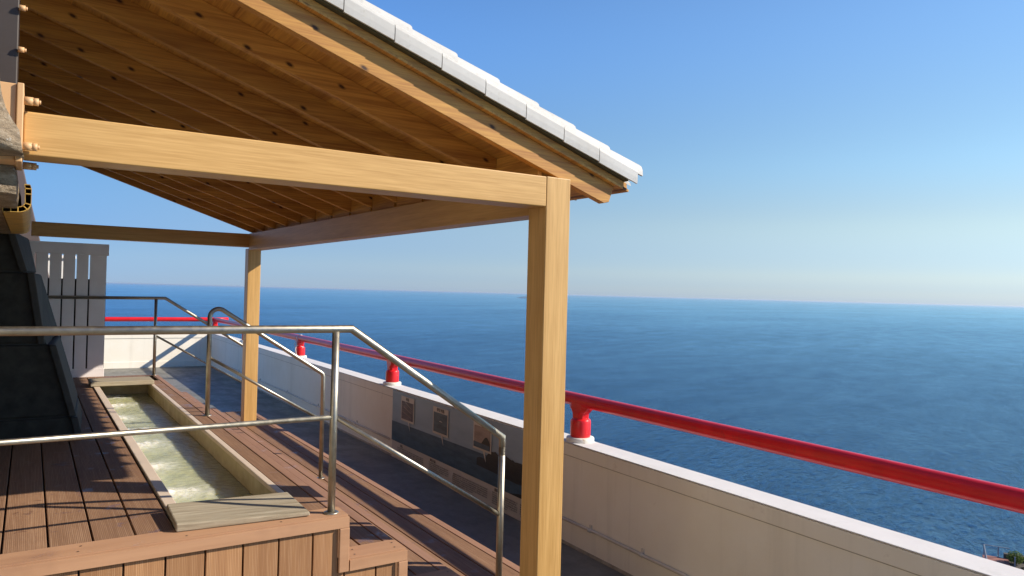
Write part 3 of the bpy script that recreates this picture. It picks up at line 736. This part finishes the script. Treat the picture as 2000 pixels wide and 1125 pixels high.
ef.add(vs, [(4 * i, 4 * i + 4, 4 * i + 5, 4 * i + 1) for i in range(ny)] + [(4 * i + 2, 4 * i + 3, 4 * i + 7, 4 * i + 6) for i in range(ny)] + [(4 * i + 1, 4 * i + 5, 4 * i + 7, 4 * i + 3) for i in range(ny)] + [(4 * i, 4 * i + 2, 4 * i + 6, 4 * i + 4) for i in range(ny)], 0)
ef.build('eave_tiles', tilem, pav)
mb = MB(); mb.prism([(XS, zb(XS) + s0 + .001), (2.70, zb(2.70) + s0 + .001), (2.70, zb(2.70) + TZ + .012), (XS, zb(XS) + TZ + .012)], 1, RY0 + .036, RY1 - .02, 0)
mb.prism([(XS, zb(XS) + s0 + .035), (2.72, zb(2.72) + s0 + .035), (2.72, zb(2.72) + TZ + .05), (XS, zb(XS) + TZ + .05)], 1, 3.026, RY0 + .035, 0)  # added dark olive block holds the shadow line under the tile edge
mb.build('underlay_and_shadow', simple('underlay_shadow_olive', (.10, .085, .04, 1), .9), pav)
prof_out = [(3.010, .000), (3.008, .030), (3.008, .062), (3.012, .076), (3.022, .084), (3.034, .086)]
roll_ = [(3.030, .060), (3.033, .092), (3.042, .112), (3.058, .124), (3.078, .128), (3.100, .124), (3.120, .108), (3.135, .078), (3.145, .045)]
def verge_sheet(mb, prof, xa, xb, za, zb_, th=.012):
    n = len(prof); vs = []
    for x, dz in ((xa, za), (xb, zb_)):
        o = []
        for i, (y, z) in enumerate(prof):
            p0 = prof[max(i - 1, 0)]; p1 = prof[min(i + 1, n - 1)]; tx, tz = p1[0] - p0[0], p1[1] - p0[1]; L = math.hypot(tx, tz)
            nx, nz = tz / L, -tx / L
            o.append(((x, y, zb(x) + TZ + z + dz), (x, y + nx * th, zb(x) + TZ + z + dz + nz * th)))
        vs += [q[0] for q in o] + [q[1] for q in o]
    fs = []
    for i in range(n - 1):
        fs += [(i, i + 1, 2 * n + i + 1, 2 * n + i), (n + i, 3 * n + i, 3 * n + i + 1, n + i + 1), (i, n + i, n + i + 1, i + 1), (2 * n + i, 2 * n + i + 1, 3 * n + i + 1, 3 * n + i)]
    fs += [(0, 2 * n, 3 * n, n), (n - 1, 2 * n - 1, 4 * n - 1, 3 * n - 1)]
    mb.add(vs, fs, None, 0, len(prof) > 7)
for c in range(nc):
    xb = XT - .02 - c * TP; xa = xb - TP + .004
    mb = MB(); verge_sheet(mb, prof_out, xa, xb + (.0 if c else .04), .000, .006)
    verge_sheet(mb, roll_, xa + .05, xb + .098 if c else xb + .098, .000, .016)
    o = mb.build('verge_tile', tilem, pav)
    es = o.modifiers.new('e', 'EDGE_SPLIT'); es.split_angle = radians(40)
GS = lambda p: .967
# bracket and bolts where the front beam meets its column
br = thing('beam_column', 'steel column at the left edge, its upper part coloured dark as in roof shade, with a tan bracket plate holding the front beam', 'column', (-.2, 2.95, ZF))
mb = MB(); mb.box(-.40, -.054, 3.09, 3.24, .62, 2.2, 0); mb.build('upper_column', shadesteel, br, .004)
oakp = simple('tan_paint', (.62, .37, .175, 1), .5, var=.1, sc=6)
mb = MB(); mb.box(-.45, -.050, 2.84, 3.05, .382, .628, 0); mb.box(-.0495, -.0305, 2.828, 3.06, .378, .630, 0); mb.build('bracket_plate', oakp, br, .003)
for y, z in ((2.845, .578), (2.845, .432), (3.045, .395)):
    mb = MB(); mb.tube([(-.030, y, z), (-.005, y, z)], .014, 6); mb.tube([(-.006, y, z), (.010, y, z)], .0125, 12); mb.tube([(.009, y, z), (.016, y, z)], .0065, 10); mb.build('bolt', oakp, br)
for z in (.80, .945):
    mb = MB(); mb.tube([(-.055, 3.08, z), (-.036, 3.08, z)], .010, 6); mb.tube([(-.037, 3.08, z), (-.030, 3.08, z)], .006, 10); mb.build('bolt', oakp, br)

GS = lambda p: 1.0
# ------------------------------------------------------------------ stone wall at the left
stn = thing('stone_wall', 'dark slate clad pillar wall leaning back at the left, capped with rough rock', 'wall', (0, 5.3, ZD))
lv = [(.30, -.093, -.013), (.052, -.022, .040), (.05, .014, .066), (-.383, .080, .190), (-.385, .136, .192), (-.832, .255, .316), (-.834, .262, .317), (ZD - .0, .290, .347)]
for i in range(0, 8, 2):
    (z1, a1_, b1_), (z0, a0_, b0_) = lv[i], lv[i + 1]
    z1 -= .003; z0 += .003
    p = [(-2.2, 5.3, z0), (a0_, 5.3, z0), (b0_, 6.2, z0), (-2.2, 6.2, z0), (-2.2, 5.3, z1), (a1_, 5.3, z1), (b1_, 6.2, z1), (-2.2, 6.2, z1)]
    mb = MB(); mb.hexa(p); o = mb.build('slate_course', slate, stn, .012, 2)
    # corner return strip, slightly proud
    mb = MB(); mb.hexa([(a0_ - .03, 5.27, z0), (a0_ + .008, 5.27, z0), (a0_ + .010, 5.32, z0), (a0_ - .03, 5.32, z0), (a1_ - .03, 5.27, z1), (a1_ + .008, 5.27, z1), (a1_ + .010, 5.32, z1), (a1_ - .03, 5.32, z1)])
    mb.build('mortar_edge', mortar, stn, .006)
mb = MB(); mb.hexa([(-2.2, 5.315, ZD), (.27, 5.315, ZD), (.31, 6.19, ZD), (-2.2, 6.19, ZD), (-2.2, 5.315, .30), (-.11, 5.315, .30), (-.04, 6.19, .30), (-2.2, 6.19, .30)], 0); mb.build('mortar_core', mortar, stn)
def rough_block(name, poly, y0, y1, amp=.02, sd=0, nseg=10):
    # polygon in XZ (pixel-free metres) lofted along Y with noise
    mb = bmesh.new(); n = len(poly); P = []
    dense = []
    for i in range(n):
        a = poly[i]; b = poly[(i + 1) % n]; k = max(1, int(math.hypot(a[0] - b[0], a[1] - b[1]) / .025))
        dense += [(a[0] + (b[0] - a[0]) * t / k, a[1] + (b[1] - a[1]) * t / k) for t in range(k)]
    rings_ = []
    for j in range(nseg + 1):
        y = y0 + (y1 - y0) * j / nseg; rings_.append([mb.verts.new((x, y, z)) for x, z in dense])
    m_ = len(dense)
    for j in range(nseg):
        for i in range(m_): mb.faces.new((rings_[j][i], rings_[j][(i + 1) % m_], rings_[j + 1][(i + 1) % m_], rings_[j + 1][i]))
    cx_ = sum(p[0] for p in dense) / m_; cz_ = sum(p[1] for p in dense) / m_
    for rg, y in ((rings_[0], y0), (rings_[-1], y1)):
        inner = rg
        for f in (.66, .33):
            nr = [mb.verts.new((cx_ + (v.co.x - cx_) * f / (1 if f == .66 else 1), y, cz_ + (v.co.z - cz_) * f)) for v in rg]
            for i in range(m_): mb.faces.new((inner[i], inner[(i + 1) % m_], nr[(i + 1) % m_], nr[i]))
            inner = nr
        mb.faces.new(inner)
    for v in mb.verts:
        p = v.co; q = Vector((noise.noise(p * 7 + Vector((sd, 0, 0))), noise.noise(p * 7 + Vector((0, sd + 9, 0))), noise.noise(p * 7 + Vector((0, 3, sd)))))
        q2 = Vector((noise.noise(p * 28), noise.noise(p * 28 + Vector((5, 5, 5))), 0))
        v.co += q * amp + q2 * amp * .35
    bmesh.ops.recalc_face_normals(mb, faces=mb.faces)
    me = bpy.data.meshes.new(name); mb.to_mesh(me); mb.free(); me.materials.append(rockm)
    for p in me.polygons: p.use_smooth = True
    o = bpy.data.objects.new(name, me); C.objects.link(o); o.parent = stn; o.matrix_parent_inverse = Matrix.Translation(stn.location).inverted(); return o
rough_block('rock_cap', [(-.9, .37), (-.030, .375), (-.040, .435), (-.068, .49), (-.092, .585), (-.14, .72), (-.20, .9), (-.9, .9)], 2.58, 2.815, .011, 1)
rough_block('rock_cap', [(-.9, .275), (-.045, .275), (-.040, .32), (-.046, .372), (-.9, .372)], 2.86, 5.3, .010, 2, 60)
# yellow corrugated edge guard under the rock
yg = MB(); cx0, cz0 = -.052, .318
outer = [(.004, .365), (.008, .35), (.008, .33)] + [(-.032 + .040 * cos(a), .300 + .040 * sin(a)) for a in [-i * pi / 2 / 6 for i in range(7)]] + [(-.055, .259), (-.080, .258)]
inner = [(-.014, .365), (-.012, .35), (-.012, .33)] + [(-.032 + .021 * cos(a), .300 + .021 * sin(a)) for a in [-i * pi / 2 / 6 for i in range(7)]] + [(-.055, .278), (-.080, .277)]
for prof in (outer, inner):
    n = len(prof); th = .0028
    vs = [(x - .012, y, z) for y in (3.36, 4.9) for x, z in prof] + [(x - .012 + th * .7, y, z - th * .7) for y in (3.36, 4.9) for x, z in prof]
    fs = [(i, i + 1, n + i + 1, n + i) for i in range(n - 1)] + [(2 * n + i, 3 * n + i, 3 * n + i + 1, 2 * n + i + 1) for i in range(n - 1)] + [(i, 2 * n + i, 2 * n + i + 1, i + 1) for i in range(n - 1)]
    yg.add(vs, fs, 0)
for i in list(range(0, len(outer), 1)):
    if i in (3, 5, 7, 8): continue
    (a, b), (c, d) = outer[i], inner[i]; L = math.hypot(a - c, b - d); nx, nz = (b - d) / L * .0016, -(a - c) / L * .0016
    yg.add([(a - .012 + nx, y, b + nz) for y in (3.36, 4.9)] + [(a - .012 - nx, y, b - nz) for y in (3.36, 4.9)] + [(c - .012 + nx, y, d + nz) for y in (3.36, 4.9)] + [(c - .012 - nx, y, d - nz) for y in (3.36, 4.9)],
           [(0, 1, 5, 4), (2, 6, 7, 3), (0, 4, 6, 2), (1, 3, 7, 5)], 0)
tag(yg.build('edge_guard', yellowm), 'curved yellow corrugated plastic guard under the corner of the rough rock', 'edge guard')

# mauve battered building wall beyond
mb = MB(); mb.prism([(-2.4, ZF), (.60, ZF), (.084, .417), (-.048, 1.0), (-.28, 2.1), (-2.4, 2.1)], 1, 9.25, 9.6, 0)
tag(mb.build('battered_wall', plumwall, None, .01), 'mauve brown wall with a sloping edge behind the rear beam and slatted screen', 'wall')

# ------------------------------------------------------------------ far islet and the garden terrace below
d0 = raydir(1008, 584); d1 = raydir(1114, 585)
DI = 7600
isl = MB(); n = 60
a0v = Vector((d0.x, d0.y, 0)).normalized(); a1v = Vector((d1.x, d1.y, 0)).normalized()
grid = []
for j in range(5):
    for i in range(n + 1):
        t = i / n; d = a0v.lerp(a1v, t).normalized() * (DI + j * 60)
        hh = 34 * (.55 + .45 * noise.noise((t * 5, 0, 1))) * min(1, t * 9, (1 - t) * 9) * sin(pi * (j + .0) / 4) ** .5 if 0 < j < 4 else -2
        grid.append((d.x, d.y, ZS + hh))
isl.add(grid, [(j * (n + 1) + i, j * (n + 1) + i + 1, (j + 1) * (n + 1) + i + 1, (j + 1) * (n + 1) + i) for j in range(4) for i in range(n)], 0)
tag(isl.build('islet', simple('hazed_islet_rock', (.12, .22, .32, 1), .9, sc=.01)), 'low dark islet far out near the horizon behind the thick wooden post', 'islet')  # haze of distance is put into the blue rock colour

# lower terrace on the cliff, bottom right
o_ = raydir(1934, 1092); ZL = -21.0; t = ZL / o_.z; P0 = Vector((o_.x * t, o_.y * t, ZL))
ex_ = Vector((.45, -.89, 0)).normalized(); ey_ = Vector((.89, .45, 0)).normalized()
def T(a, b, c): p = P0 + ex_ * a + ey_ * b; return (p.x, p.y, ZL + c)
lt = thing('lower_terrace', 'small reddish terrace with white posts on the cliff far below at bottom right', 'terrace', tuple(P0))
def obox(mb, a0, a1, b0, b1, c0, c1): return mb.hexa([T(a0, b0, c0), T(a1, b0, c0), T(a1, b1, c0), T(a0, b1, c0), T(a0, b0, c1), T(a1, b0, c1), T(a1, b1, c1), T(a0, b1, c1)], 0)
greyr = simple('grey_rail', (.3, .32, .34, 1), .5)
redbrick = simple('red_paving', (.36, .15, .11, 1), .8, sc=3)
mb = MB(); obox(mb, -.5, 1.3, -6, 1.0, -3, 0); mb.build('paving', redbrick, lt)
mb = MB(); obox(mb, 1.3, 8, -6, 1.0, -3, -.1); obox(mb, 1.0, 8, 1.001, 1.4, -3, .35); mb.build('retaining_wall', simple('dark_stone', (.10, .085, .075, 1), .9, sc=2), lt)
for a, b in ((-.4, .9), (.6, .9), (-.4, -1.0), (-.4, -3.0), (1.6, -1.2)):
    mb = MB(); obox(mb, a - .045, a + .045, b - .045, b + .045, 0, .85); mb.build('post', greyr, lt)
mb = MB(); obox(mb, -.43, -.37, -6, .9, .85, .90); obox(mb, -.4, 1.4, .87, .93, .85, .90); mb.build('rail', greyr, lt)
clf = MB()
n = 30; grid = []
for j in range(n + 1):
    for i in range(n + 1):
        a = -3 + 40 * i / n; b = 8 - 50 * j / n
        zz = -2.6 - max(0, (2 - i)) * 6 - max(0, b - 1) * 4.5 + 1.2 * noise.noise((a * .3, b * .3, 0))
        grid.append(T(a + noise.noise((a, b, 0)), b, max(zz, -31)))
clf.add(grid, [(j * (n + 1) + i, j * (n + 1) + i + 1, (j + 1) * (n + 1) + i + 1, (j + 1) * (n + 1) + i) for j in range(n) for i in range(n)], 0)
struct(clf.build('cliff', simple('cliff_ground', (.05, .055, .035, 1), .9, sc=.4)))
def leafmat(name, c1, c2):
    M = Mat(name, .6, spec=.3); M.col(M.ramp(M.attr('rnd'), [(0, c1), (1, c2)])); return M.m
leafl = leafmat('bright_leaves', (.10, .16, .02, 1), (.28, .34, .06, 1)); leafd = leafmat('dark_leaves', (.015, .028, .012, 1), (.05, .075, .03, 1))
def bush(name, a, b, c, r, nleaf, mat, label, cat='shrub', group=None):
    base = T(a, b, c); t_ = thing(name, label, cat, base, group)
    mb = MB()
    for k in range(5):
        an = k * 1.3; mb.tube([base, (base[0] + r * .3 * cos(an), base[1] + r * .3 * sin(an), base[2] + r * .7), (base[0] + r * .55 * cos(an), base[1] + r * .55 * sin(an), base[2] + r * 1.2)], [.05, .035, .015], 6)
    mb.build('stem', simple('bark', (.09, .07, .05, 1), .9), t_)
    lf = MB()
    for k in range(nleaf):
        v = Vector((random.gauss(0, 1), random.gauss(0, 1), random.gauss(0, 1))).normalized() * r * (random.random() ** .4)
        v *= 1 + .35 * noise.noise(v * 1.3 / r * 2); c_ = Vector(base) + Vector((v.x, v.y, v.z * .8 + r * .9))
        u = Vector((random.gauss(0, 1), random.gauss(0, 1), random.gauss(0, .6))).normalized(); w_ = u.cross(Vector((random.random(), random.random(), 1))).normalized(); s_ = r * random.uniform(.07, .13)
        lf.add([c_ - u * s_, c_ + w_ * s_ * .45, c_ + u * s_, c_ - w_ * s_ * .45], [(0, 1, 2, 3)])
    lf.build('foliage', mat, t_)
bush('shrub', 1.75, .1, -.1, .62, 1500, leafl, 'bright yellow green shrub on the small terrace far below at bottom right')
bush('tree', 6.2, -2.0, -2.4, 2.6, 2500, leafd, 'dark leafy tree at the extreme bottom right corner below the parapet', 'tree')
bush('tree', 9.5, -1.0, -2.6, 2.6, 2500, leafd, 'dark leafy tree beyond the terrace, cut by the right edge of the view', 'tree')
bush('shrub', 2.9, -2.6, -1.2, 1.2, 1500, leafd, 'dark green shrub just below the bright shrub by the white parapet top')

# ------------------------------------------------------------------ sea haze
mb = MB(); mb.box(-201000, 201000, -201000, 201000, ZS - 1, 9.0, 0)
hz = mb.build('haze', [], None); hm = bpy.data.materials.new('sea_haze'); hm.use_nodes = True; ht = hm.node_tree; ht.nodes.clear()
pv = ht.nodes.new('ShaderNodeVolumePrincipled'); pv.inputs['Color'].default_value = (.80, .88, 1, 1); pv.inputs['Density'].default_value = HAZE; pv.inputs['Anisotropy'].default_value = .3
hout = ht.nodes.new('ShaderNodeOutputMaterial'); ht.links.new(pv.outputs[0], hout.inputs['Volume']); hz.data.materials.append(hm)
hz['kind'] = 'stuff'
